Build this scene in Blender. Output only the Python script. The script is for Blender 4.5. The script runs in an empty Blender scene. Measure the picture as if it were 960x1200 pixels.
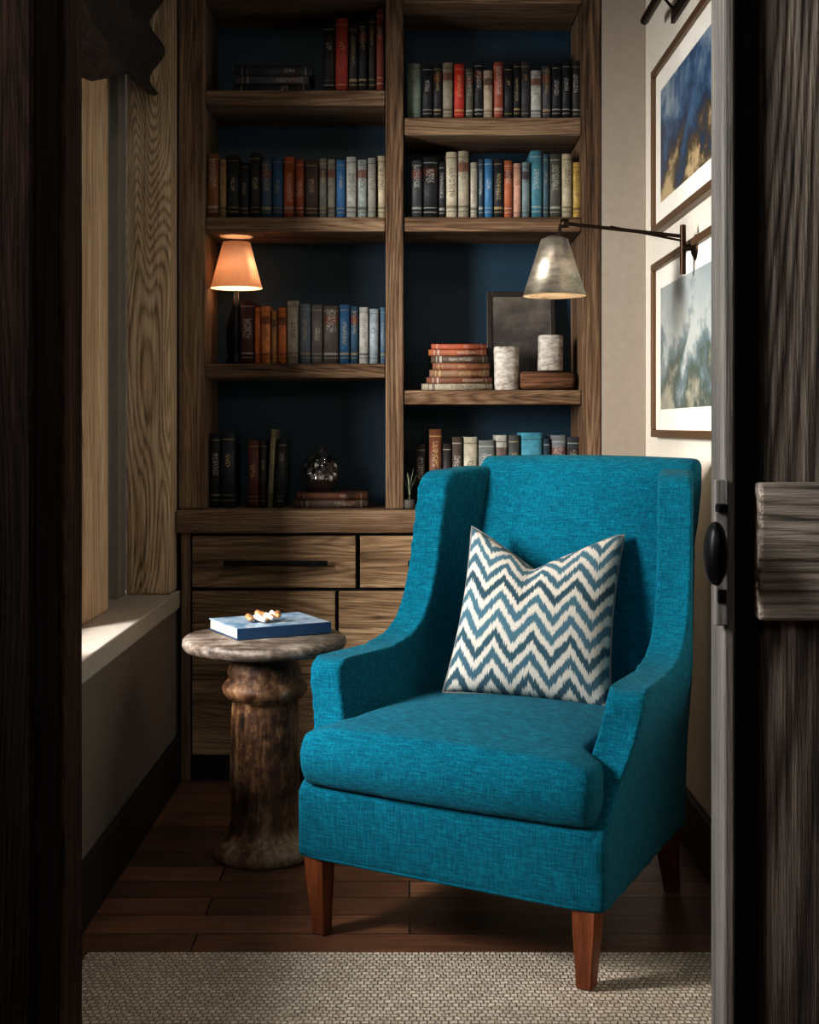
import bpy, bmesh, math, random
from mathutils import Vector, Matrix
random.seed(7)
F=1545.0; CH=1.15
def X(px,Z): return (px-480)*Z/F
def H(py,Z): return CH-(py-500)*Z/F
def lin(c):
    c=c/255.0
    return c/12.92 if c<=0.04045 else ((c+0.055)/1.055)**2.4
def hx(s): return (lin(int(s[0:2],16)),lin(int(s[2:4],16)),lin(int(s[4:6],16)),1.0)
sc=bpy.context.scene
# ---------------------------------------------------------------- materials
class NT:
    def __init__(s,name):
        s.m=bpy.data.materials.new(name); s.m.use_nodes=True
        s.t=s.m.node_tree; s.b=s.t.nodes['Principled BSDF']; s.out=s.t.nodes['Material Output']
    def n(s,typ,**kw):
        nd=s.t.nodes.new(typ)
        for k,v in kw.items(): setattr(nd,k,v)
        return nd
    def l(s,a,b): s.t.links.new(a,b)
    def inp(s,nd,i,v):
        if hasattr(v,'links') or isinstance(v,bpy.types.NodeSocket): s.l(v,nd.inputs[i])
        else: nd.inputs[i].default_value=v
    def math(s,op,a,b=0.0,c=None):
        nd=s.n('ShaderNodeMath',operation=op); s.inp(nd,0,a); s.inp(nd,1,b)
        if c is not None: s.inp(nd,2,c)
        return nd.outputs[0]
    def obj(s): return s.n('ShaderNodeTexCoord').outputs['Object']
    def mapp(s,v,scale=(1,1,1),loc=(0,0,0)):
        nd=s.n('ShaderNodeMapping'); s.l(v,nd.inputs[0]); nd.inputs['Scale'].default_value=scale
        s.inp(nd,'Location',loc); return nd.outputs[0]
    def noise(s,v,scale,detail=2,rough=.5,dist=0):
        nd=s.n('ShaderNodeTexNoise'); s.l(v,nd.inputs['Vector']); nd.inputs['Scale'].default_value=scale
        nd.inputs['Detail'].default_value=detail; nd.inputs['Roughness'].default_value=rough
        nd.inputs['Distortion'].default_value=dist; return nd.outputs['Fac']
    def ramp(s,f,stops):
        nd=s.n('ShaderNodeValToRGB'); s.l(f,nd.inputs[0]); e=nd.color_ramp.elements
        while len(e)<len(stops): e.new(.5)
        for i,(p,c) in enumerate(stops):
            e[i].position=p; e[i].color=c if len(c)==4 else (*c,1)
        return nd.outputs[0]
    def mix(s,f,a,b,mode='MIX'):
        nd=s.n('ShaderNodeMix',data_type='RGBA',blend_type=mode)
        s.inp(nd,0,f); s.inp(nd,6,a); s.inp(nd,7,b); return nd.outputs[2]
    def bump(s,h,st=.3,dist=.01):
        nd=s.n('ShaderNodeBump'); s.l(h,nd.inputs['Height']); nd.inputs['Strength'].default_value=st
        nd.inputs['Distance'].default_value=dist; s.l(nd.outputs[0],s.b.inputs['Normal']); return nd
    def set(s,**kw):
        for k,v in kw.items(): s.inp(s.b,k.replace('_',' '),v)
        return s.m
def wood(name,axis,dark,mid,light,rings=60,nscale=5.5,rough=.78,bst=.6,low=1.0,rw=.12,asp=.07,spec=.25):
    g=NT(name); v=g.obj()
    info=g.n('ShaderNodeObjectInfo').outputs['Random']
    off=g.math('MULTIPLY',info,37.0)
    cmb=g.n('ShaderNodeCombineXYZ')
    for i in range(3): g.l(off,cmb.inputs[i])
    st=[1,1,1]; st[axis]=asp
    p=g.mapp(v,tuple(st),cmb.outputs[0])
    st2=[1,1,1]; st2[axis]=.03
    p2=g.mapp(v,tuple(st2),cmb.outputs[0])
    fib=g.noise(p2,260,4,.7)
    fib2=g.noise(p2,70,5,.75)
    n1=g.noise(p,nscale,2,.4,.1)
    n1=g.math('MULTIPLY_ADD',fib2,.016,n1)
    sn=g.math('MULTIPLY_ADD',g.math('SINE',g.math('MULTIPLY',n1,rings*6.28)),.5,.5)
    ring=g.math('POWER',sn,.5)
    big=g.noise(p,2.6*low,7,.75)
    a=g.math('MULTIPLY',fib,.42); a=g.math('MULTIPLY_ADD',fib2,.6,a)
    a=g.math('MULTIPLY_ADD',ring,rw,a); a=g.math('MULTIPLY_ADD',big,1.0,g.math('SUBTRACT',a,.51+rw*.5))
    col=g.ramp(a,[(.28,hx(dark)),(.50,hx(mid)),(.74,hx(light))])
    hgt=g.math('MULTIPLY_ADD',ring,rw*2,g.math('ADD',fib,fib2))
    g.bump(hgt,bst,.005)
    return g.set(Base_Color=col,Roughness=rough,Specular_IOR_Level=spec)
def plain(name,col,rough=.5,metal=0.0,nz=0,bst=.1,var=.25,**kw):
    g=NT(name)
    if nz:
        f=g.noise(g.obj(),nz,5,.65); c=hx(col)
        cc=g.ramp(f,[(.3,tuple(k*(1-var) for k in c[:3])+(1,)),(.7,tuple(min(1,k*(1+var)) for k in c[:3])+(1,))])
        g.set(Base_Color=cc); g.bump(f,bst,.003)
    else: g.set(Base_Color=hx(col))
    return g.set(Roughness=rough,Metallic=metal,**kw)
SH=('23170d','6a523d','a0886e')
wX=wood('oak_shelf_x',0,*SH); wZ=wood('oak_shelf_z',2,*SH)
wD=wood('oak_drawer_front',0,'3c2b1d','8a7054','c2a888')
post=wood('oak_post',2,'6b5338','c4a886','f2dcbc',rings=80,nscale=4.8,bst=1.0,rw=.24,asp=.11)
mull=wood('oak_mullion',2,'7a5c42','ccad8d','f0d8b8',rings=50,rw=.2)
darkpost=wood('dark_jamb_wood',2,'040201','100905','261811',bst=.5,rough=.95,spec=.05)
greyZ=wood('weathered_door_z',2,'181310','544940','9c9084',rings=30,nscale=4,bst=1.0,rw=.2)
greyX=wood('weathered_door_x',0,'4a433d','a1968a','cbc0b4',rings=30,nscale=4,bst=1.0,rw=.2)
stileM=wood('grey_stile',2,'4a4845','74706b','918d87',nscale=3,bst=.3,rw=.05)
legM=wood('walnut_leg',2,'3a1a0c','7a4426','9a5c38',rings=12,rough=.35,bst=.05,spec=.5)
black=plain('black_metal','0c0b0b',.4,.6)
bronze=plain('bronze_metal','3a2c22',.4,.9)
gapM=plain('gap_shade_black','060505',.9)  # near-black colour painted in as the shade of recesses and gaps
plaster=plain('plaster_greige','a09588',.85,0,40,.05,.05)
plasterL=plain('plaster_shaded','7a6e62',.85,0,40,.05,.05)  # same wall plaster, colour darkened to paint in the backlit side
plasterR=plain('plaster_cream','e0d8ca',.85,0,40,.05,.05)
sillM=plain('painted_sill','b8afa4',.5,0,30,.03,.06)
greyP=plain('grey_paint','8a847c',.55,0,30,.03,.08)
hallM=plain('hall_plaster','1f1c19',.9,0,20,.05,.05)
navy=plain('navy_panel','063042',.5,0,15,.03,.1)
basM=plain('dark_baseboard','0f0c0b',.6,0,8,.05)
def fabric():
    g=NT('teal_linen'); v=g.obj()
    a=g.noise(g.mapp(v,(1,1,.06)),400,2,.6); b=g.noise(g.mapp(v,(.08,.3,1)),400,2,.6)
    c=g.noise(g.mapp(v,(.2,.2,1)),200,3,.7); c2=g.noise(g.mapp(v,(1,1,.2)),200,3,.7); big=g.noise(v,6,3,.5)
    w=g.math('ADD',g.math('MULTIPLY',a,.5),g.math('MULTIPLY',b,.5))
    w=g.math('MULTIPLY_ADD',c,.28,w); w=g.math('MULTIPLY_ADD',c2,.22,w)
    w2=g.math('MULTIPLY_ADD',big,.08,w)
    col=g.ramp(w2,[(.56,hx('004354')),(.80,hx('006175')),(1.02,hx('0a7f92'))])
    g.bump(w,.8,.0035)
    return g.set(Base_Color=col,Roughness=.95,Sheen_Weight=.03,Specular_IOR_Level=.15)
teal=fabric()
def pillowmat():
    g=NT('ikat_chevron'); uv=g.n('ShaderNodeUVMap').outputs[0]
    sp=g.n('ShaderNodeSeparateXYZ'); g.l(uv,sp.inputs[0]); u,v=sp.outputs[0],sp.outputs[1]
    wob=g.noise(g.mapp(uv,(3,3,1)),1.0,2,.5)
    tri=g.math('PINGPONG',g.math('MULTIPLY_ADD',wob,.35,g.math('MULTIPLY_ADD',u,8.6,.2)),1.0)
    jag=g.noise(g.mapp(uv,(110,5,1)),1.0,3,.7)
    jag=g.math('MULTIPLY_ADD',jag,.1,-.05)
    t=g.math('ADD',g.math('MULTIPLY_ADD',tri,-.14,v),jag)
    ph=g.math('FRACT',g.math('MULTIPLY',t,8.6))
    row=g.math('FLOOR',g.math('MULTIPLY',t,8.6))
    wn=g.n('ShaderNodeTexWhiteNoise',noise_dimensions='1D'); g.l(row,wn.inputs['W'])
    tealc=g.mix(wn.outputs[0],hx('2a4853'),hx('486a77'))
    m=g.ramp(ph,[(0,(0,0,0,1)),(.36,(0,0,0,1)),(.46,(1,1,1,1)),(.88,(1,1,1,1)),(.99,(0,0,0,1))])
    st=g.noise(g.mapp(uv,(200,200,1)),1.0,2,.6)
    cream=g.ramp(st,[(.35,hx('a09a90')),(.65,hx('cfc9bf'))])
    col=g.mix(m,cream,tealc)
    g.bump(st,.4,.003)
    return g.set(Base_Color=col,Roughness=.95)
def bookmat():
    g=NT('book_cloth')
    at=g.n('ShaderNodeAttribute',attribute_name='bcol').outputs['Color']
    sd=g.n('ShaderNodeAttribute',attribute_name='bseed').outputs['Color']
    ss=g.n('ShaderNodeSeparateColor'); g.l(sd,ss.inputs[0])
    uv=g.n('ShaderNodeUVMap').outputs[0]
    sp=g.n('ShaderNodeSeparateXYZ'); g.l(uv,sp.inputs[0]); u,v=sp.outputs[0],sp.outputs[1]
    du=g.math('ABSOLUTE',g.math('SUBTRACT',u,.5))
    inu=g.math('LESS_THAN',du,g.math('MULTIPLY_ADD',ss.outputs[2],.15,.16))
    c=g.math('MULTIPLY_ADD',ss.outputs[0],.25,.5)
    half=g.math('MULTIPLY_ADD',ss.outputs[1],.2,.04)
    inv=g.math('LESS_THAN',g.math('ABSOLUTE',g.math('SUBTRACT',v,c)),half)
    offv=g.n('ShaderNodeCombineXYZ'); g.l(g.math('MULTIPLY',ss.outputs[0],50),offv.inputs[0]); g.l(g.math('MULTIPLY',ss.outputs[1],90),offv.inputs[1])
    tx=g.noise(g.mapp(uv,(6,60,1),offv.outputs[0]),1.0,1,.5)
    txt=g.math('MULTIPLY',g.math('MULTIPLY',inu,inv),g.math('GREATER_THAN',tx,.52))
    b1=g.math('LESS_THAN',g.math('ABSOLUTE',g.math('SUBTRACT',v,.1)),.008)
    b2=g.math('LESS_THAN',g.math('ABSOLUTE',g.math('SUBTRACT',v,.91)),.007)
    b3=g.math('LESS_THAN',g.math('ABSOLUTE',g.math('SUBTRACT',v,.17)),g.math('MULTIPLY',ss.outputs[1],.025))
    bands=g.math('MULTIPLY',g.math('MAXIMUM',g.math('MAXIMUM',b1,b2),b3),g.math('GREATER_THAN',v,0.0))
    lab=g.math('MULTIPLY',g.math('LESS_THAN',g.math('ABSOLUTE',g.math('SUBTRACT',v,.76)),.07),g.math('GREATER_THAN',ss.outputs[0],.62))
    lab=g.math('MULTIPLY',lab,g.math('GREATER_THAN',v,0.001))
    mk=g.math('MAXIMUM',txt,bands)
    mk=g.math('MULTIPLY',mk,g.math('GREATER_THAN',v,0.001))
    ink=g.mix(g.math('GREATER_THAN',ss.outputs[2],.5),hx('b7a070'),hx('b9b5ac'))
    lum=g.n('ShaderNodeRGBToBW'); g.l(at,lum.inputs[0])
    ink=g.mix(g.math('GREATER_THAN',lum.outputs[0],.22),ink,hx('2c2420'))
    wear=g.noise(g.obj(),45,6,.75)
    wr=g.ramp(wear,[(.38,(0,0,0,1)),(.62,(1,1,1,1))])
    base=g.mix(g.math('MULTIPLY',wr,.35),at,hx('1a1512'))
    base=g.mix(g.math('MULTIPLY',lab,.75),base,g.mix(ss.outputs[1],hx('1c1512'),hx('7a3a26')))
    fad=g.noise(g.obj(),140,4,.8)
    base=g.mix(g.math('MULTIPLY',g.math('GREATER_THAN',fad,.62),.22),base,hx('9a9084'))
    col=g.mix(g.math('MULTIPLY',mk,.6),base,ink)
    g.bump(g.math('MULTIPLY_ADD',bands,.6,wear),.35,.003)
    return g.set(Base_Color=col,Roughness=.6)
def floormat():
    g=NT('plank_floor'); v=g.obj()
    br=g.n('ShaderNodeTexBrick'); g.l(v,br.inputs['Vector'])
    br.offset=.37; br.inputs['Scale'].default_value=1; br.inputs['Brick Width'].default_value=1.3; br.inputs['Row Height'].default_value=.115
    br.inputs['Mortar Size'].default_value=.0025; br.inputs['Bias'].default_value=0
    br.inputs['Color1'].default_value=hx('7a5540'); br.inputs['Color2'].default_value=hx('b08468'); br.inputs['Mortar'].default_value=hx('0d0705')
    f=g.noise(g.mapp(v,(.08,1,1)),60,4,.65); n2=g.noise(v,5,4,.6)
    c=g.mix(.75,br.outputs['Color'],g.ramp(f,[(.3,hx('7a6050')),(.7,hx('f0e0d4'))]),'MULTIPLY')
    c=g.mix(.4,c,g.ramp(n2,[(.35,hx('5c4234')),(.65,hx('ffffff'))]),'MULTIPLY')
    g.bump(g.math('SUBTRACT',g.math('MULTIPLY',f,.4),br.outputs['Fac']),.4,.004)
    return g.set(Base_Color=c,Roughness=g.math('MULTIPLY_ADD',n2,.3,.25))
def rugmat():
    g=NT('woven_rug'); v=g.obj()
    wv=g.noise(v,30,2,.5)
    br=g.n('ShaderNodeTexBrick')
    vm=g.n('ShaderNodeVectorMath',operation='ADD'); g.l(v,vm.inputs[0])
    cb=g.n('ShaderNodeCombineXYZ'); g.l(g.math('MULTIPLY',wv,.014),cb.inputs[0]); g.l(g.math('MULTIPLY',wv,.014),cb.inputs[1]); g.l(cb.outputs[0],vm.inputs[1])
    g.l(vm.outputs[0],br.inputs['Vector'])
    br.inputs['Scale'].default_value=1; br.inputs['Brick Width'].default_value=.014; br.inputs['Row Height'].default_value=.015
    br.inputs['Mortar Size'].default_value=.0026; br.inputs['Mortar Smooth'].default_value=1
    br.inputs['Color1'].default_value=hx('e2d3c2'); br.inputs['Color2'].default_value=hx('fff3e4'); br.inputs['Mortar'].default_value=hx('bcab97')
    n=g.noise(v,90,3,.7); big=g.noise(g.mapp(v,(.5,1.5,1)),12,5,.7)
    c=g.mix(.5,br.outputs['Color'],g.ramp(n,[(.3,hx('b4a898')),(.7,hx('ffffff'))]),'MULTIPLY')
    c=g.mix(.3,c,g.ramp(big,[(.3,hx('a0968a')),(.7,hx('ffffff'))]),'MULTIPLY')
    g.bump(g.math('SUBTRACT',g.math('MULTIPLY',n,.9),br.outputs['Fac']),.8,.006)
    return g.set(Base_Color=c,Roughness=.95)
def artmat(name,cols,scale):
    g=NT(name); v=g.obj(); f=g.noise(g.mapp(v,(1,1,1.4)),scale,6,.65,0)
    sp=g.n('ShaderNodeSeparateXYZ'); g.l(v,sp.inputs[0])
    t=g.math('MULTIPLY_ADD',sp.outputs[2],1.1,g.math('MULTIPLY_ADD',f,.9,.05))
    return g.set(Base_Color=g.ramp(t,[(p,hx(c)) for p,c in cols]),Roughness=.3)
def pedmat():
    g=NT('distressed_pedestal'); v=g.obj()
    a=g.noise(g.mapp(v,(1,1,.16)),34,6,.75,.3); b=g.noise(v,8,5,.7); d=g.noise(v,60,4,.7)
    t=g.math('MULTIPLY_ADD',b,.55,g.math('MULTIPLY_ADD',a,.45,g.math('MULTIPLY',d,.12)))
    sp=g.n('ShaderNodeSeparateXYZ'); g.l(v,sp.inputs[0])
    low=g.math('SUBTRACT',1.0,g.math('MINIMUM',1.0,g.math('MULTIPLY',sp.outputs[2],12.0)))
    t=g.math('MULTIPLY_ADD',low,.10,t)
    c=g.ramp(t,[(.46,hx('20140c')),(.54,hx('5e3f29')),(.61,hx('916d4c')),(.69,hx('b09c84')),(.78,hx('c4baac'))])
    g.bump(g.math('ADD',a,g.math('MULTIPLY',d,.5)),.9,.005); return g.set(Base_Color=c,Roughness=.5)
def topmat():
    g=NT('worn_table_top'); v=g.obj()
    a=g.noise(g.mapp(v,(.1,1,1)),60,6,.75); b=g.noise(v,9,5,.7)
    t=g.math('MULTIPLY_ADD',b,.5,g.math('MULTIPLY',a,.5))
    c=g.ramp(t,[(.40,hx('35281f')),(.5,hx('776a5f')),(.62,hx('b0a89e'))])
    g.bump(t,.6,.003); return g.set(Base_Color=c,Roughness=.5)
def birch():
    g=NT('birch_bark'); v=g.obj(); a=g.noise(g.mapp(v,(.5,.5,1.3)),45,5,.7)
    g.bump(a,.5,.003); return g.set(Base_Color=g.ramp(a,[(.32,hx('5a5048')),(.48,hx('a59d93')),(.7,hx('c6bfb6'))]),Roughness=.8)
def steelshade():
    g=NT('aged_silver'); v=g.obj(); a=g.noise(g.mapp(v,(1,1,3)),14,5,.7)
    return g.set(Base_Color=g.ramp(a,[(.3,hx('8d8373')),(.6,hx('c7bcaa'))]),Metallic=.8,Roughness=g.math('MULTIPLY_ADD',a,.25,.28))
def lampshade():
    g=NT('linen_shade'); n=g.noise(g.mapp(g.obj(),(1,1,.2)),150,2,.5)
    col=g.ramp(n,[(.3,hx('f2dac4')),(.7,hx('f8e6d4'))])
    g.set(Base_Color=col,Roughness=.9)
    tr=g.n('ShaderNodeBsdfTranslucent'); g.l(col,tr.inputs[0])
    mx=g.n('ShaderNodeMixShader'); mx.inputs[0].default_value=.4
    g.l(g.b.outputs[0],mx.inputs[1]); g.l(tr.outputs[0],mx.inputs[2]); g.l(mx.outputs[0],g.out.inputs[0]); return g.m
def glassmat():
    g=NT('window_glass'); t=g.n('ShaderNodeBsdfTransparent'); gl=g.n('ShaderNodeBsdfGlossy'); gl.inputs['Roughness'].default_value=.02
    mx=g.n('ShaderNodeMixShader'); mx.inputs[0].default_value=.06
    g.l(t.outputs[0],mx.inputs[1]); g.l(gl.outputs[0],mx.inputs[2]); g.l(mx.outputs[0],g.out.inputs[0]); return g.m
def orbmat():
    g=NT('cut_glass'); t=g.n('ShaderNodeBsdfTransparent'); t.inputs[0].default_value=(.8,.8,.82,1)
    gl=g.n('ShaderNodeBsdfGlossy'); gl.inputs['Roughness'].default_value=.14; gl.inputs['Color'].default_value=(.95,.95,.97,1)
    vo=g.n('ShaderNodeTexVoronoi'); g.l(g.obj(),vo.inputs['Vector']); vo.inputs['Scale'].default_value=38
    bp_=g.n('ShaderNodeBump'); g.l(vo.outputs['Distance'],bp_.inputs['Height']); bp_.inputs['Strength'].default_value=1; bp_.inputs['Distance'].default_value=.02
    g.l(bp_.outputs[0],gl.inputs['Normal'])
    lw=g.n('ShaderNodeLayerWeight'); lw.inputs[0].default_value=.45; g.l(bp_.outputs[0],lw.inputs['Normal'])
    mx=g.n('ShaderNodeMixShader'); g.l(g.math('MULTIPLY_ADD',lw.outputs['Facing'],.6,.16),mx.inputs[0])
    g.l(t.outputs[0],mx.inputs[1]); g.l(gl.outputs[0],mx.inputs[2]); g.l(mx.outputs[0],g.out.inputs[0]); return g.m
def valmat():
    g=NT('valance_weave'); v=g.obj(); a=g.noise(g.mapp(v,(1,.3,3)),60,4,.7)
    g.bump(a,.8,.004); return g.set(Base_Color=g.ramp(a,[(.3,hx('0d0a08')),(.7,hx('453427'))]),Roughness=.95)
bookM=bookmat(); pageM=plain('book_pages','b8ab95',.9,0,120,.2)
birchM=birch()
# ---------------------------------------------------------------- mesh helpers
def link(o,parent=None):
    sc.collection.objects.link(o)
    if parent: o.parent=parent
    return o
def empty(name,loc=(0,0,0),rz=0):
    e=bpy.data.objects.new(name,None); e.empty_display_size=.1; e.location=loc; e.rotation_euler=(0,0,rz); return link(e)
def meshobj(name,bm,mats,parent=None,smooth=False,loc=(0,0,0)):
    me=bpy.data.meshes.new(name); bm.normal_update(); bm.to_mesh(me); bm.free()
    if not isinstance(mats,(list,tuple)): mats=[mats]
    for m in mats: me.materials.append(m)
    if smooth:
        for p in me.polygons: p.use_smooth=True
    o=bpy.data.objects.new(name,me); o.location=loc; return link(o,parent)
def addbox(bm,x0,x1,y0,y1,z0,z1,mi=0,mat=None):
    vs=[bm.verts.new((x,y,z)) for x in (x0,x1) for y in (y0,y1) for z in (z0,z1)]
    if mat is not None:
        for v in vs: v.co=mat@v.co
    for idx in ((0,1,3,2),(4,6,7,5),(0,4,5,1),(2,3,7,6),(0,2,6,4),(1,5,7,3)):
        f=bm.faces.new([vs[i] for i in idx]); f.material_index=mi
    return vs
def box(name,x0,x1,y0,y1,z0,z1,mat,parent=None,bev=.003):
    bm=bmesh.new(); c=((x0+x1)/2,(y0+y1)/2,(z0+z1)/2)
    addbox(bm,x0-c[0],x1-c[0],y0-c[1],y1-c[1],z0-c[2],z1-c[2])
    if bev: bmesh.ops.bevel(bm,geom=bm.edges[:],offset=bev,segments=2,affect='EDGES',profile=.5)
    return meshobj(name,bm,mat,parent,False,c)
def lathe(name,prof,mat,parent=None,loc=(0,0,0),seg=48,wob=0,smooth=True,fn=None):
    bm=bmesh.new(); rings=[]
    for r,z in prof:
        ring=[]
        for i in range(seg):
            a=2*math.pi*i/seg; rr=r*(1+wob*math.sin(3*a+z*20)+wob*.6*math.sin(7*a+1)) if wob else r
            ring.append(bm.verts.new((rr*math.cos(a),rr*math.sin(a),z)))
        rings.append(ring)
    for k in range(len(rings)-1):
        for i in range(seg):
            bm.faces.new((rings[k][i],rings[k][(i+1)%seg],rings[k+1][(i+1)%seg],rings[k+1][i]))
    if prof[0][0]>1e-4: bm.faces.new(rings[0][::-1])
    if prof[-1][0]>1e-4: bm.faces.new(rings[-1])
    bmesh.ops.remove_doubles(bm,verts=bm.verts[:],dist=1e-6)
    bmesh.ops.recalc_face_normals(bm,faces=bm.faces[:])
    return meshobj(name,bm,mat,parent,smooth,loc)
def tube(name,pts,r,mat,parent=None,cyclic=False):
    cu=bpy.data.curves.new(name,'CURVE'); cu.dimensions='3D'; s=cu.splines.new('POLY'); s.points.add(len(pts)-1)
    for i,p in enumerate(pts): s.points[i].co=(*p,1)
    s.use_cyclic_u=cyclic; cu.bevel_depth=r; cu.bevel_resolution=3; cu.use_fill_caps=True
    t=bpy.data.objects.new('t',cu); sc.collection.objects.link(t); bpy.context.view_layer.update()
    me=bpy.data.meshes.new_from_object(t.evaluated_get(bpy.context.evaluated_depsgraph_get()))
    bpy.data.objects.remove(t); me.materials.clear(); me.materials.append(mat)
    for p in me.polygons: p.use_smooth=True
    return link(bpy.data.objects.new(name,me),parent)
def catmull(pts,n=8):
    out=[]
    for i in range(len(pts)-1):
        p0=pts[max(i-1,0)];p1=pts[i];p2=pts[i+1];p3=pts[min(i+2,len(pts)-1)]
        for k in range(n):
            t=k/n
            out.append(tuple(.5*((2*p1[j])+(-p0[j]+p2[j])*t+(2*p0[j]-5*p1[j]+4*p2[j]-p3[j])*t*t+(-p0[j]+3*p1[j]-3*p2[j]+p3[j])*t**3) for j in range(len(p1))))
    out.append(tuple(pts[-1])); return out
def prism(outline,a0,a1,axis):
    bm=bmesh.new()
    def mk(p,a):
        return (a,p[0],p[1]) if axis==0 else (p[0],p[1],a)
    A=[bm.verts.new(mk(p,a0)) for p in outline]; B=[bm.verts.new(mk(p,a1)) for p in outline]
    n=len(outline)
    bm.faces.new(A[::-1]); bm.faces.new(B)
    for i in range(n): bm.faces.new((A[i],A[(i+1)%n],B[(i+1)%n],B[i]))
    bmesh.ops.triangulate(bm,faces=bm.faces[:]); bmesh.ops.recalc_face_normals(bm,faces=bm.faces[:])
    return bm
def soft(name,bm,mat,parent,vox=.009,it=6,warp=None):
    me=bpy.data.meshes.new('t'); bm.to_mesh(me); bm.free()
    t=bpy.data.objects.new('t',me); sc.collection.objects.link(t)
    m=t.modifiers.new('r','REMESH'); m.mode='VOXEL'; m.voxel_size=vox
    s=t.modifiers.new('s','SMOOTH'); s.iterations=it; s.factor=.5
    bpy.context.view_layer.update()
    me2=bpy.data.meshes.new_from_object(t.evaluated_get(bpy.context.evaluated_depsgraph_get()))
    bpy.data.objects.remove(t)
    if warp:
        for v in me2.vertices: v.co=warp(v.co)
    me2.materials.clear(); me2.materials.append(mat)
    for p in me2.polygons: p.use_smooth=True
    me2.name=name
    return link(bpy.data.objects.new(name,me2),parent)
def sm(a,b,x):
    t=max(0,min(1,(x-a)/(b-a))); return t*t*(3-2*t)
# ---------------------------------------------------------------- room shell
LX=-.757; RX=.771; CZ=2.75; WH=2.60
box('floor',-1.7,1.7,-1.3,4.75,-.1,0,floormat(),bev=0)
box('ceiling',-1.7,1.7,-1.3,4.75,CZ,CZ+.1,hallM,bev=0)
box('wall_back',-1.1,1.0,4.62,4.72,0,CZ,plaster,bev=0)
box('wall_back_return',.627,RX,4.3,4.62,0,CZ,plaster,bev=0)
box('wall_right',RX,RX+.12,2.06,4.72,0,CZ,plasterR,bev=0)
wl=empty('wall_left')
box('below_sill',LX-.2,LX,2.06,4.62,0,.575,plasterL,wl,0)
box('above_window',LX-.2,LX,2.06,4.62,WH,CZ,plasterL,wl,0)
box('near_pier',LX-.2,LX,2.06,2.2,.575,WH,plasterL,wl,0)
box('far_pier',LX-.2,LX,4.30,4.62,.575,WH,gapM,wl,0)
wf=empty('wall_front')
box('left_part',-1.6,-.60,1.93,2.05,0,CZ,hallM,wf,0)
box('right_part',.60,1.6,1.97,2.05,0,CZ,hallM,wf,0)
box('over_door',-.60,.60,1.97,2.05,2.45,CZ,hallM,wf,0)
hw=empty('wall_hall')
box('hall_left',-1.7,-1.6,-1.3,2.05,0,CZ,hallM,hw,0)
box('hall_right',1.6,1.7,-1.3,2.05,0,CZ,hallM,hw,0)
box('hall_rear',-1.6,1.6,-1.3,-1.2,0,CZ,hallM,hw,0)
box('baseboard_left',LX,LX+.018,2.06,4.28,0,.15,basM)
box('baseboard_right',RX-.018,RX,2.06,4.30,0,.15,basM)
# window
w=empty('window_1')
box('far_reveal_post',-.90,LX,4.18,4.298,.617,WH,post,w,.008)
box('wood_mullion',-.96,-.875,3.46,3.83,.617,WH,mull,w,.005)
box('grey_stile_a',-.955,-.905,3.83,3.93,.617,WH,greyP,w)
box('grey_stile_b',-.955,-.925,3.93,4.08,.617,WH,greyP,w)
box('grey_stile_c',-.955,-.90,4.08,4.18,.617,WH,greyP,w)
box('near_stile',-.955,-.90,2.2,2.28,.617,WH,greyP,w)
box('center_stile',-.955,-.915,2.88,2.92,.617,WH-.06,greyP,w)
box('bottom_rail',-.955,-.90,2.28,3.46,.617,.67,greyP,w)
box('top_rail',-.955,-.90,2.28,3.46,WH-.06,WH,greyP,w)
box('glass',-.935,-.93,2.28,3.46,.67,WH-.06,glassmat(),w,0)
box('window_sill',-.955,LX+.012,2.2,4.296,.562,.617,sillM,bev=.004)
# valance
bm=bmesh.new(); NY=90; NZ=30; g=[]
for i in range(NY+1):
    y=2.21+1.95*i/NY
    zb=2.06+.03*math.sin(y*9)+.15*sm(3.35,4.1,y)
    row=[]
    for j in range(NZ+1):
        t=j/NZ; z=zb+(2.59-zb)*t
        x=-.800+.008*math.sin(y*38+math.sin(z*9)*1.5)*(1-.6*t)+.024*math.sin(z*36+math.sin(y*4))
        row.append(bm.verts.new((x,y,z)))
    g.append(row)
for i in range(NY):
    for j in range(NZ): bm.faces.new((g[i][j],g[i+1][j],g[i+1][j+1],g[i][j+1]))
v=meshobj('window_valance',bm,valmat(),None,True)
md=v.modifiers.new('s','SOLIDIFY'); md.thickness=.012
# doorway left jamb
j=empty('trim_1')
box('inner_stop',X(60,1.98),X(97,2.06),1.95,2.06,0,CZ,wood('jamb_edge_wood',2,'140b07','46301f','86634c',bst=.8,rough=.9,spec=.1),j,.006)
box('casing',-.62,X(70,1.95),1.82,1.95,0,CZ,darkpost,j,.008)
# barn door right
d=empty('door_1')
zd=1.88
box('leading_stile',X(833,1.96),X(862,zd),zd,1.96,0.01,2.72,stileM,d,.004)
box('recess',X(862,1.92),.60,1.935,1.965,.01,2.72,gapM,d,0)
xs=[X(896,1.9),X(896,1.9)+.14,X(896,1.9)+.28,X(896,1.9)+.42]
for i in range(3): box('plank_%d'%(i+1),xs[i]+.001,xs[i+1]-.002,1.90,1.934,.01,2.72,greyZ,d,.005)
box('cross_rail',X(892,1.86),X(892,1.86)+.42,1.865,1.899,H(728,1.865),H(566,1.865),greyX,d,.005)
box('bottom_rail',X(892,1.86),X(892,1.86)+.42,1.865,1.899,.02,.18,greyX,d,.005)
zl=1.872
box('latch_plate',X(838,zl),X(853,zl),zl-.004,zl+.008,H(733,zl),H(562,zl),stileM,d,.002)
k=lathe('door_knob',[(0.0,-.045),(.016,-.042),(.024,-.03),(.024,-.018),(.012,-.008),(.01,.02)],black,d,(X(837,1.85),1.865,H(648,1.85)),32)
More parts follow.
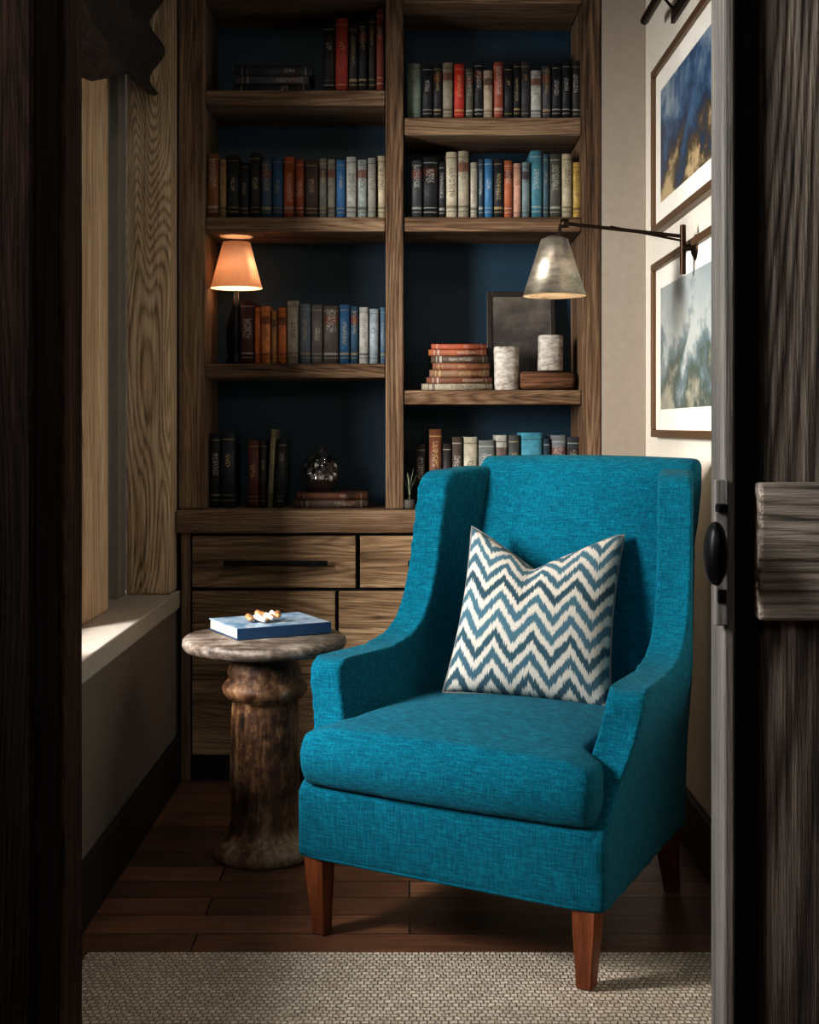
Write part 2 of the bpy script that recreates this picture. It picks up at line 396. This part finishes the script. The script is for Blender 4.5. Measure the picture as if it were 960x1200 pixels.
k.rotation_euler=(math.radians(-90),0,0); k.scale=(.66,1.85,1)
box('thumb_latch',X(838,zl),X(850,zl),zl-.02,zl,H(600,zl),H(590,zl),black,d,.002)
box('keeper',X(840,zl),X(850,zl),zl-.01,zl,H(706,zl),H(690,zl),black,d,.002)
# ---------------------------------------------------------------- bookcase
b=empty('bookcase'); Z=4.3
zc=H(598,4.25)
box('side_left',LX+.002,X(240,Z),4.3,4.6,zc+.001,CZ-.005,wZ,b,.005)
box('divider',X(452,Z),X(473,Z),4.298,4.6,zc+.001,CZ-.005,wZ,b,.005)
box('side_right',X(682,Z),.625,4.3,4.6,zc+.001,CZ-.005,wZ,b,.005)
box('back_panel',LX+.002,.625,4.6,4.618,.0,CZ-.005,navy,b,0)
for n,(a,c) in enumerate([(105,123),(254,271),(426,443)]):
    box('shelf_left_%d'%n,X(240,Z)+.001,X(452,Z)-.001,4.305,4.6,H(c,Z),H(a,Z),wX,b,.005)
for n,(a,c) in enumerate([(137,158),(254,271),(457,474)]):
    box('shelf_right_%d'%n,X(473,Z)+.001,X(682,Z)-.001,4.305,4.6,H(c,Z),H(a,Z),wX,b,.005)
box('header_left',X(240,Z),X(452,Z),4.3,4.6,H(0,Z),H(0,Z)+.06,wX,b,.005)
box('header_right',X(473,Z),X(682,Z),4.3,4.6,H(4,Z),H(0,Z)+.06,wX,b,.005)
box('counter',LX+.002,.625,4.25,4.6,H(625,4.25),zc,wX,b,.006)
ct=H(625,4.25)
box('carcass',X(216,4.29),.625,4.29,4.59,.0,ct-.001,gapM,b,0)
yb=4.27
box('stile_l',X(212,yb),X(223,yb),yb,4.29,0,ct-.001,wZ,b,.003)
def front(n,p0,p1,q0,q1,mat=None): return box(n,X(p0,yb),X(p1,yb),yb,4.29,H(q1,yb),H(q0,yb),mat or wD,b,.003)
for i,(p0,p1) in enumerate([(225,417),(422,668),(674,702)]):
    front('drawer_%d'%i,p0,p1,628,689)
for i,(p0,p1) in enumerate([(225,393),(397,548),(552,702)]):
    front('drawer_mid_%d'%i,p0,p1,693,764)
    front('drawer_low_%d'%i,p0,p1,768,885)
box('toe_kick',X(216,4.28),.625,4.28,4.29,0,.08,basM,b,0)
for i,(p0,p1) in enumerate([(262,384),(478,600)]):
    hz=H(660,4.24)
    box('pull_%d'%i,X(p0,4.24),X(p1,4.24),4.235,4.245,hz-.009,hz+.009,black,b,.003)
    for q in (p0+8,p1-8): box('pull_post',X(q,4.24)-.005,X(q,4.24)+.005,4.245,4.27,hz-.005,hz+.005,black,b,0)
# ---------------------------------------------------------------- books
def add_book(bm,mtx,wd,ht,dp,col):
    cl=bm.loops.layers.float_color['bcol']; sl=bm.loops.layers.float_color['bseed']; ul=bm.loops.layers.uv['UVMap']
    t=min(.003,wd*.15); bul=min(.006,wd*.2)
    arc=[(wd*k/6,-bul*math.sin(math.pi*k/6)) for k in range(7)]
    out=[(0,dp)]+arc+[(wd,dp)]; inn=[(wd-t,dp),(wd-t,.004),(t,.004),(t,dp)]
    ring=out+inn; n=len(ring); sd=(random.random(),random.random(),random.random(),1)
    A=[bm.verts.new(mtx@Vector((p[0],p[1],0))) for p in ring]; B=[bm.verts.new(mtx@Vector((p[0],p[1],ht))) for p in ring]
    fs=[]
    for i in range(n):
        k=(i+1)%n; f=bm.faces.new((A[i],A[k],B[k],B[i]))
        for lp in f.loops:
            vi=A.index(lp.vert) if lp.vert in A else B.index(lp.vert)
            lp[ul].uv=((ring[vi][0]/wd,1.0 if lp.vert in B else 0.0) if 1<=i<=6 else (0,-1))
        f.smooth=(1<=i<=6); fs.append(f)
    for V,flip in ((A,True),(B,False)):
        for idx in ([0,1,n-2,n-1],[7,8,n-4,n-3],[1,2,3,4,5,6,7,n-3,n-2]):
            vv=[V[q] for q in idx]
            if not flip: vv=vv[::-1]
            f=bm.faces.new(vv); fs.append(f)
            for lp in f.loops: lp[ul].uv=(0,-1)
    for f in fs:
        f.material_index=0
        for lp in f.loops: lp[cl]=col; lp[sl]=sd
    addbox(bm,t,wd-t,.0035,dp-.004,.003,ht-.003,1,mtx)
def newbooks():
    bm=bmesh.new(); bm.loops.layers.float_color.new('bcol'); bm.loops.layers.float_color.new('bseed'); bm.loops.layers.uv.new('UVMap'); return bm
def finbooks(name,bm): 
    bmesh.ops.recalc_face_normals(bm,faces=bm.faces[:]); return meshobj(name,bm,[bookM,pageM])
ZB=4.335
def row(name,zshelf,items,Zr=ZB):
    bm=newbooks()
    for it in items:
        p0,p1,top,col=it[:4]; lean=it[4] if len(it)>4 else 0
        x0=X(p0,Zr)+.0006; x1=X(p1,Zr)-.0006; ht=H(top,Zr)-zshelf-.001
        m=Matrix.Translation((x0,Zr+random.uniform(0,.016),zshelf+.001))
        if lean: m=m@Matrix.Rotation(lean,4,'Y')
        add_book(bm,m,x1-x0,ht,random.uniform(.14,.17),hx(col))
    return finbooks(name,bm)
def fillrow(p0,p1,top,cols,wmin=9,wmax=15):
    out=[];p=p0;i=0
    while p<p1-6:
        wd=random.uniform(wmin,wmax); q=min(p+wd,p1)
        out.append((p,q,top+random.uniform(-4,6),cols[i%len(cols)])); p=q+.3; i+=1
    return out
row('shelf_books',H(105,Z),[(379,392,27,'15130f'),(393,408,21,'a03424'),(409,419,28,'2a2624'),(420,430,24,'15151a'),(431,440,16,'2b2823'),(441,450,10,'8a3c28')])
row('shelf_books',H(137,Z),[(477,494,74,'7c877a'),(495,507,76,'1c1c1e'),(508,518,75,'222024'),(519,531,73,'9a8f7c'),(532,545,74,'c03a28'),(546,555,80,'5d5a48'),(556,567,70,'17161a'),(567,578,82,'b0a08a'),(579,590,73,'a0543c'),(591,601,76,'1a191c'),(602,610,72,'19181b'),(611,621,72,'3a393b'),(622,635,82,'bab8b0'),(636,646,77,'4b4c4e'),(647,658,74,'17171b'),(659,669,72,'1d1c1e'),(670,681,71,'3b3836')])
row('shelf_books',H(254,Z),[(243,256,180,'8a5626'),(257,265,186,'a88a5c'),(266,280,182,'1a1b1a'),(281,291,190,'17171a'),(292,305,178,'1f1e1e'),(306,318,187,'3d556a'),(319,331,183,'2d5678'),(332,345,183,'b85c2e'),(346,356,187,'9c4a27'),(357,373,187,'4a382c'),(374,383,185,'7a766e'),(384,393,186,'908a7c'),(394,405,187,'3d6f9c'),(406,418,184,'b5b4ac'),(419,430,187,'a8afa6'),(431,441,185,'9e9b90'),(442,452,182,'c9bca0')])
row('shelf_books',H(254,Z),[(482,495,188,'3b4040'),(496,513,184,'1a1b1e'),(514,522,190,'2a2a2b'),(523,536,178,'b8ae98'),(537,550,177,'9c9480'),(551,560,190,'aaa494'),(561,567,186,'3a4a55'),(568,578,186,'3b7298'),(579,590,186,'26262a'),(591,601,188,'a8623f'),(602,611,191,'c49a84'),(612,621,190,'7c8a8c'),(622,636,176,'4c8290'),(637,644,180,'44606a'),(645,658,180,'54544a'),(659,671,180,'b5aa90'),(672,682,190,'c3a45c')])
row('shelf_books',H(426,Z),[(281,297,352,'4a2018'),(298,305,360,'d0743a'),(306,317,359,'dc8c50'),(318,324,364,'b8844f'),(325,335,360,'cc7840'),(336,350,352,'bdb1a2'),(351,364,356,'6d7884'),(365,378,357,'6f6860'),(379,397,358,'5a5048'),(398,410,357,'2f5e82'),(411,420,359,'34566e'),(421,432,360,'bebcb6'),(433,444,362,'a3aeb2'),(445,452,360,'5f7f96')],4.34)
z4=zc
row('shelf_books',z4,[(246,258,508,'14181b'),(259,275,507,'19262c'),(290,303,516,'5a2a1c'),(304,312,516,'2a201c'),(313,319,503,'8a8468',.05),(322,332,514,'1b2226',.05)],4.36)
row('shelf_books',z4,fillrow(487,502,520,['30261f','4a3a2c'])+[(503,518,503,'6a4028'),(519,529,520,'2a2420'),(530,542,512,'4a4036'),(543,560,512,'aba490'),(561,580,516,'6f7470'),(581,595,510,'a8a69c'),(596,609,510,'4a4e4c'),(610,636,507,'4a8fa0'),(637,645,514,'2a3a44'),(646,664,510,'7c8084'),(665,680,512,'3c4146')],4.37)
def stack(name,zb,items,Zr):
    bm=newbooks(); z=zb+.001
    for p0,p1,t,col,rot in items:
        x0=X(p0,Zr);x1=X(p1,Zr); L=x1-x0
        m=Matrix.Translation(((x0+x1)/2,Zr+.08,z))@Matrix.Rotation(rot,4,'Z')@Matrix.Translation((-L/2,-.08,0))@Matrix(((0,0,1,0),(0,1,0,0),(1,0,0,0),(0,0,0,1)))
        add_book(bm,m,t,L,.15,hx(col)); z+=t+.0006
    return finbooks(name,bm),z
stack('book_stack',H(105,Z),[(274,364,.03,'2a2a2e',0),(276,362,.026,'5a5a60',0),(274,366,.034,'34363c',.02)],4.35)
stack('book_stack',H(457,Z),[(494,577,.022,'a59a86',0),(499,576,.02,'7a4c34',.03),(504,574,.024,'8a6a50',-.02),(506,573,.022,'8a5a40',.04),(505,572,.024,'5a4636',0),(503,571,.02,'a0603f',-.03),(505,570,.018,'a8583a',.02)],4.37)
_,zt=stack('book_stack',zc,[(345,431,.026,'6a584a',0),(347,430,.022,'7b5038',.03)],4.37)
# glass ball
prof=[(0.0,-.066)]+[(.068*math.sin(a),-.066*math.cos(a)) for a in [math.pi*k/20 for k in range(1,19)]]+[(.014,.066),(.017,.08),(0.0,.085)]
gb=empty('glass_vase',(X(375,4.43),4.45,zt+.067))
om=orbmat()
lathe('outer_glass',prof,om,gb,(0,0,0),40)
lathe('inner_glass',[(r*.86,z*.86) for r,z in prof[:-2]],om,gb,(0,0,0),32)
ap=empty('air_plant',(X(480,4.30),4.30,zc))
bm=bmesh.new()
for i in range(16):
    a=random.uniform(0,6.28); L=random.uniform(.05,.11); lean=random.uniform(.1,.5); pv=None
    for k in range(5):
        t=k/4; r=.003*(1-t)+.0004; c=Vector((math.cos(a)*lean*L*t*t,math.sin(a)*lean*L*t*t,.03+L*t))
        s=Vector((-math.sin(a),math.cos(a),0))*r
        cur=(bm.verts.new(c-s),bm.verts.new(c+s))
        if pv: bm.faces.new((pv[0],pv[1],cur[1],cur[0]))
        pv=cur
meshobj('leaves',bm,plain('plant_leaf','7a8468',.7),ap)
lathe('pot',[(.014,0.001),(.018,.01),(.017,.03),(.014,.032)],plain('grey_pot','4a4640',.7),ap)
fr=empty('framed_print',(X(611,4.53),4.50,H(457,Z)+.002)); fr.rotation_euler=(math.radians(-9),0,0)
wv=.118; hh=.35
dfm=plain('dark_frame','2a211c',.4)
for n,(a,c,e,f_) in {'left':(-wv,-wv+.018,0,hh),'right':(wv-.018,wv,0,hh),'top':(-wv+.018,wv-.018,hh-.018,hh),'bottom':(-wv+.018,wv-.018,0,.018)}.items():
    box('frame_'+n,a,c,0,.014,e,f_,dfm,fr,.002)
box('print',-wv+.018,wv-.018,.006,.011,.018,hh-.018,artmat('charcoal_print',[(.2,'1a1817'),(.5,'443e3a'),(.8,'70695f')],9),fr,0)
zr=H(457,Z)
def birchc(px,zb,r,h):
    return lathe('birch_candle_holder',[(r*.97,0),(r,.004),(r*.98,h*.5),(r,h-.004),(r*.93,h),(r*.55,h),(r*.52,h-.02),(0,h-.02)],birchM,None,(X(px,4.39),4.39,zb),32,.03)
birchc(593,zr+.001,.042,.145)
birchc(645,zr+.066,.042,.118)
lg=lathe('driftwood_log',[(0,-.09),(.024,-.09),(.03,-.08),(.031,0),(.029,.08),(.022,.09),(0,.09)],wood('log_wood',2,'2a1a10','6b4a34','93705a'),None,(X(642,4.36),4.385,zr+.033),24,.02)
lg.rotation_euler=(0,math.pi/2,0)
# ---------------------------------------------------------------- table lamp
tl=empty('table_lamp',(X(277,4.42),4.425,H(426,Z)))
lathe('lamp_base',[(0,.001),(.036,.001),(.038,.012),(.028,.02),(.032,.05),(.036,.09),(.034,.13),(.022,.17),(.016,.19),(.018,.2),(.009,.21),(.007,.25),(0,.25)],black,tl,seg=32)
lathe('lamp_shade',[(.087,.258),(.046,.412),(.0445,.412),(.0855,.259),(.087,.258)],lampshade(),tl,seg=48)
L=bpy.data.lights.new('shade_bulb','POINT'); L.energy=2.0; L.color=(1,.78,.58); L.shadow_soft_size=.02
o=bpy.data.objects.new('bulb_light',L); o.location=(0,0,.32); link(o,tl)
# ---------------------------------------------------------------- wall sconce
ws=empty('wall_sconce'); YS=3.5
sh=lathe('wall_plate',[(0,0),(.035,0),(.035,.012),(.02,.02),(0,.02)],bronze,ws,(RX,YS,H(290,YS)),32); sh.rotation_euler=(0,-math.pi/2,0)
za=H(277,YS); zz=H(262,YS); xa=RX-.045; xb=X(662,YS)
tube('upright',[(xa,YS,za-.1),(xa,YS,za+.03)],.008,bronze,ws)
tube('upright_mount',[(RX-.01,YS,H(290,YS)),(xa,YS,H(290,YS))],.009,bronze,ws)
tube('arm',[(xa,YS,za),(xb,YS,zz),(xb-.012,YS,zz-.006),(xb-.016,YS,zz-.04)],.005,bronze,ws)
tube('arm_brace',[(xa,YS,za-.012),(xb+.12,YS,zz-.008)],.003,bronze,ws)
lathe('knuckle',[(0,-.012),(.012,-.01),(.012,.01),(0,.012)],bronze,ws,(xb,YS,zz),20)
xs_=X(650,YS)
steel=steelshade()
shd=lathe('metal_shade',[(.0,.16),(.014,.16),(.036,.15),(.084,.0),(.0825,.0),(.0345,.147),(.0,.15)],steel,ws,(xs_,YS,H(347,YS)),64)
em=NT('bulb_frost'); em.set(Base_Color=(1,.9,.75,1),Emission_Color=(1,.8,.55,1),Emission_Strength=8.0)
lathe('bulb',[(0,.02),(.02,.025),(.028,.045),(.02,.075),(.012,.1),(0,.1)],em.m,ws,(xs_,YS,H(347,YS)),24)
L=bpy.data.lights.new('sconce_bulb','POINT'); L.energy=3.0; L.color=(1,.77,.53); L.shadow_soft_size=.02
o=bpy.data.objects.new('sconce_light',L); o.location=(xs_,YS,H(347,YS)+.008); link(o,ws)
# ---------------------------------------------------------------- pictures on right wall
def picture(y0,y1,z0,z1,fm,art,mat_):
    cy,cz=(y0+y1)/2,(z0+z1)/2; e=empty('framed_picture',(RX,cy,cz)); hy,hz=(y1-y0)/2,(z1-z0)/2; f=.022
    box('frame_top',-.025,0,-hy,hy,hz-f,hz,fm,e,.003); box('frame_bottom',-.025,0,-hy,hy,-hz,-hz+f,fm,e,.003)
    box('frame_far',-.025,0,hy-f,hy,-hz+f,hz-f,fm,e,.003); box('frame_near',-.025,0,-hy,-hy+f,-hz+f,hz-f,fm,e,.003)
    box('mat_board',-.012,-.004,-hy+f,hy-f,-hz+f,hz-f,mat_,e,0)
    m=.105
    box('artwork',-.0135,-.0122,-hy+m,hy-m,-hz+m*.8,hz-m*.8,art,e,0)
frameM=plain('bronze_frame','6e543c',.4,.3)
matb=plain('mat_board','ece7dc',.9,0,20,.02,.03)
picture(3.12,4.08,1.118,1.65,frameM,artmat('watercolor_mist',[(.24,'b0ae9e'),(.36,'4f6058'),(.46,'71858a'),(.56,'b9c0be'),(.8,'a2adac')],6),matb)
picture(3.12,4.08,1.742,2.246,frameM,artmat('navy_landscape',[(.28,'c6b088'),(.36,'5a4c38'),(.46,'28405a'),(.60,'4a6c8c'),(.75,'9aaab4')],6),matb)
pl=empty('picture_light',(RX,3.6,2.36))
tube('shade_bar',[(-.07,-.17,0),(-.07,.33,0)],.013,bronze,pl)
tube('arm_a',[(0,0,-.02),(-.04,0,.03),(-.07,0,.01)],.005,bronze,pl); tube('arm_b',[(0,.2,-.02),(-.04,.2,.03),(-.07,.2,.01)],.005,bronze,pl)
box('back_plate',-.012,0,-.03,.23,-.04,0,bronze,pl,.002)
# ---------------------------------------------------------------- pedestal table
pt=empty('pedestal_side_table',(-.39,3.55,0))
lathe('base_and_column',[(0,.001),(.136,.001),(.142,.012),(.14,.03),(.124,.045),(.110,.055),(.098,.075),(.092,.10),(.094,.2),(.093,.3),(.09,.40),(.088,.415),(.1,.425),(.112,.44),(.114,.455),(.104,.468),(.094,.475),(.1,.49),(.096,.505),(.085,.52),(.09,.55),(0,.55)],pedmat(),pt,(0,0,0),72,.014)
lathe('table_top',[(0,.551),(.2,.551),(.214,.556),(.22,.567),(.219,.58),(.212,.587),(0,.588)],topmat(),pt,(0,0,0),64,.006)
cb=empty('coffee_table_book',(X(278,3.46),3.46,.589),math.radians(28))
blueC=artmat('blue_book_cover',[(.2,'3a5a7c'),(.42,'6f93ae'),(.55,'b5c4d0'),(.7,'4a6f92')],14)
blueS=plain('blue_cloth','1f4468',.5)
box('cover_bottom',0,.27,0,.22,0,.003,blueS,cb,.001); box('cover_top',0,.27,0,.22,.027,.030,blueC,cb,.001)
box('spine',0,.27,-.002,.002,0,.03,blueS,cb,.001); box('pages',.003,.266,.002,.216,.003,.027,pageM,cb,0)
bm=bmesh.new()
for i in range(14):
    a=random.uniform(0,6.28); r=random.uniform(0,.036); c=Vector((r*1.4*math.cos(a),r*math.sin(a),random.uniform(.012,.024)))
    t=bmesh.ops.create_icosphere(bm,subdivisions=2,radius=1.0)
    R=Matrix.Rotation(random.uniform(0,3),4,'Z')@Matrix.Rotation(random.uniform(-.7,.7),4,'X'); mi=0 if i%3 else 1
    sx_=random.uniform(.013,.018)
    for v in t['verts']:
        q=v.co; q=Vector((q.x*sx_,q.y*.010,q.z*.008+.004*math.sin(q.x*3))); v.co=R@q+c
    for v in t['verts']:
        for f in v.link_faces: f.material_index=mi
meshobj('dried_flower_ornament',bm,[plain('gold_petal','b98a60',.4,.2,40,.2),plain('white_petal','e8ddd0',.6)],None,True,(X(306,3.55),3.585,.6195))
# ---------------------------------------------------------------- rug
bm=bmesh.new(); addbox(bm,-.70,.735,-.385,.385,0,.011)
bmesh.ops.bevel(bm,geom=bm.edges[:],offset=.004,segments=2,affect='EDGES')
meshobj('area_rug',bm,rugmat(),None,False,(0,2.475,.0005))
# ---------------------------------------------------------------- armchair
ch=empty('wingback_armchair',(.0745,2.825,0),-.5215)
front_pts=[(-.02,.175),(-.02,.32)]
arm=catmull([(-.018,.33),(.015,.36),(.05,.41),(.078,.47),(.09,.53),(.09,.575)],6)
armtop=catmull([(.10,.597),(.14,.604),(.25,.606),(.34,.612),(.415,.635),(.47,.69),(.502,.77),(.522,.87),(.536,.96),(.545,1.015)],8)
top=[(.57,1.035),(.70,1.045),(.75,1.04)]
rear=[(.765,1.02),(.745,.80),(.70,.45),(.665,.175)]
outline=front_pts+arm+armtop+top+rear
def off(d_,h): 
    return .052*sm(.34,.60,h)*(1-.9*sm(.48,.74,d_))
def mkwarp(s):
    def wp(c):
        x,dd,h=c.x,c.y,c.z
        ax=abs(x); o=off(dd,h)-.055*max(0,dd)/.68
        return Vector((math.copysign(ax+o,x),dd,h))
    return wp
for s,nm in ((-1,'left'),(1,'right')):
    bmx=prism(outline,min(s*.284,s*.372),max(s*.284,s*.372),0)
    soft('side_wing_'+nm,bmx,teal,ch,.008,14,mkwarp(s))
    pts=[]
    for p in outline[1:-3]: pts.append(tuple(mkwarp(s)(Vector((s*.3655,p[0]+.006,p[1]-.006)))))
    tube('piping_%s'%nm,pts,.0026,teal,ch)
rail=prism([(-.37,.02),(-.355,-.018),(-.3,-.022),(.3,-.022),(.355,-.018),(.37,.02),(.318,.66),(-.318,.66)],.175,.338,2)
soft('seat_rail',rail,teal,ch,.008,6)
tube('rail_piping',[(-.31,.66,.18),(-.362,.03,.18),(-.352,-.012,.18),(-.3,-.0175,.18),(.3,-.0175,.18),(.352,-.012,.18),(.362,.03,.18),(.31,.66,.18)],.0045,teal,ch)
cut_=[(-.343,-.025),(-.2,-.034),(0,-.037),(.2,-.034),(.335,-.025),(.345,0),(.345,.06),(.29,.09),(.27,.60),(-.27,.60),(-.29,.09),(-.353,.06),(-.353,0)]
cu=prism(cut_,.340,.470,2)
def cw(c):
    x,dd,h=c.x,c.y,c.z
    cr=max(0,1-(x/.38)**2)*max(0,1-((dd-.27)/.36)**2)
    if h>.40: h+= .034*cr*sm(.40,.45,h)
    h-=.012*sm(.28,.35,abs(x))*sm(.38,.44,h)
    bul=math.sin(math.pi*max(0,min(1,(h-.34)/.13)))
    k=1-sm(.04,.14,dd)
    dd-=.018*bul*k
    x*=1+.018*bul*k
    return Vector((x,dd,h))
soft('seat_cushion',cu,teal,ch,.007,30,cw)
bp=catmull([(.565,.38),(.60,.55),(.645,.78),(.69,.98),(.715,1.045)],6)+[(.74,1.066),(.775,1.07),(.80,1.055)]+catmull([(.80,1.04),(.775,.8),(.72,.45),(.672,.18)],6)+[(.62,.18)]
def bw(c):
    x,dd,h=c.x,c.y,c.z
    fr_=1-sm(.0,.10,dd-(.565+.22*(h-.38)))
    dd-=.036*max(0,1-(x/.29)**2)*fr_*sm(.4,.6,h)
    h+=.008*math.cos(x/.31*1.5)*sm(.95,1.05,h)
    return Vector((x*(1+.04*sm(.6,1.05,h))+.016*sm(.7,1.0,h),dd,h))
soft('back_rest',prism(bp,-.285,.292,0),teal,ch,.008,14,bw)
def leg(nm,x,dd,zb,tx=0,td=0):
    bm=bmesh.new(); prof=[(.180,.026),(.12,.0235),(.05,.0185),(zb,.0165)]
    rs=[]
    for z,r in prof:
        t=(.18-z)/.18
        rs.append([bm.verts.new((x+tx*t+a*r,dd+td*t+c*r,z)) for a,c in ((-1,-1),(1,-1),(1,1),(-1,1))])
    for k in range(3):
        for i in range(4): bm.faces.new((rs[k][i],rs[k][(i+1)%4],rs[k+1][(i+1)%4],rs[k+1][i]))
    bm.faces.new(rs[0]); bm.faces.new(rs[-1][::-1]); bmesh.ops.recalc_face_normals(bm,faces=bm.faces[:])
    bmesh.ops.bevel(bm,geom=[e for e in bm.edges],offset=.002,segments=2,affect='EDGES')
    meshobj(nm,bm,legM,ch)
leg('leg_front_left',-.33,.012,.001,0.008,0); leg('leg_front_right',.325,.012,.013,-.004,0)
leg('leg_rear_left',-.28,.62,.001,0,.05); leg('leg_rear_right',.28,.62,.001,0,.05)
# ---------------------------------------------------------------- pillow
bm=bmesh.new(); ul=bm.loops.layers.uv.new('UVMap'); N=60; Wp,Hp=.208,.218
def pp(u,v,side):
    x=Wp*u*(1-.07*(1-v*v)*abs(u))*(1-.06*(v+1)/2); z=Hp*v*(1-.05*(1-u*u)*abs(v))
    z-=.10*max(0,1-abs(u+.08)/1.04)**1.2*((v+1)/2)**4
    th=.09*(max(0,(1-u*u))*max(0,(1-v*v)))**.40*(1-.35*max(0,v)*(1-abs(u)))
    crease=.016*math.exp(-((u+.08)/.12)**2)*max(0,v)
    y=-side*(th-crease) if (abs(u)<.999 and abs(v)<.999) else 0
    if side<0: y*=.6
    return Vector((x,y,z))
for side in (1,-1):
    gr=[[bm.verts.new(pp(-1+2*i/N,-1+2*j/N,side)) for j in range(N+1)] for i in range(N+1)]
    for i in range(N):
        for jx in range(N):
            q=[(i,jx),(i+1,jx),(i+1,jx+1),(i,jx+1)]
            if side<0: q=q[::-1]
            f=bm.faces.new([gr[a][c] for a,c in q])
            for lp,(a,c) in zip(f.loops,q): lp[ul].uv=(a/N,c/N)
bmesh.ops.remove_doubles(bm,verts=bm.verts[:],dist=1e-5)
pil=empty('throw_pillow')
pm=pillowmat()
po=meshobj('cushion_cover',bm,pm,pil,True)
edge=[]
for k in range(4):
    for i in range(20):
        t=-1+2*i/20
        u,v=((t,-1),(1,t),(-t,1),(-1,-t))[k]
        p=pp(u,v,1); p.y=0; edge.append(tuple(p))
tube('pillow_piping',edge,.0035,plain('pillow_cord','7a7a76',.9,0,200,.2),pil,True)
tilt=math.radians(-21); rz=math.radians(-17)
R=Matrix.Rotation(rz,4,'Z')@Matrix.Rotation(tilt,4,'X')@Matrix.Rotation(math.radians(3),4,'Y')
bot=Vector((.280,3.19,.484)); up=(R@Vector((0,0,1)))
pil.matrix_world=Matrix.Translation(bot+up*Hp)@R
# ---------------------------------------------------------------- lights / world / camera
def area(name,loc,tgt,sx,sy,e,col,shape='RECTANGLE'):
    L=bpy.data.lights.new(name,'AREA'); L.shape=shape; L.size=sx; L.size_y=sy; L.energy=e; L.color=col
    o=bpy.data.objects.new(name,L); o.location=loc; link(o)
    o.rotation_euler=(Vector(tgt)-Vector(loc)).to_track_quat('-Z','Y').to_euler()
area('daylight',(-1.9,1.7,1.75),(.3,3.5,.75),1.4,1.3,620,(1,.99,.98))
area('hall_fill_light',(-.12,-.5,2.25),(-.1,3.2,.9),.6,.5,9.5,(1,.95,.88))  # added frontal fill through the doorway, not an actual hall fixture
area('room_fill_light',(-.25,2.5,2.72),(-.1,2.75,0),.35,.35,6,(1,.94,.86))  # added overhead fill to brighten rug and chair, no known fixture
wd=bpy.data.worlds.new('World'); sc.world=wd; wd.use_nodes=True
wd.node_tree.nodes['Background'].inputs[0].default_value=(.72,.8,.9,1); wd.node_tree.nodes['Background'].inputs[1].default_value=1.0
cam=bpy.data.cameras.new('Camera'); cam.lens=F/1200*36; cam.sensor_width=36; cam.shift_y=-100/1200; cam.clip_start=.02
co=bpy.data.objects.new('Camera',cam); co.location=(0,0,CH); co.rotation_euler=(math.pi/2,0,0); link(co); sc.camera=co
sc.view_settings.view_transform='Standard'
sc.view_settings.gamma=.80
sc.view_settings.exposure=-.05
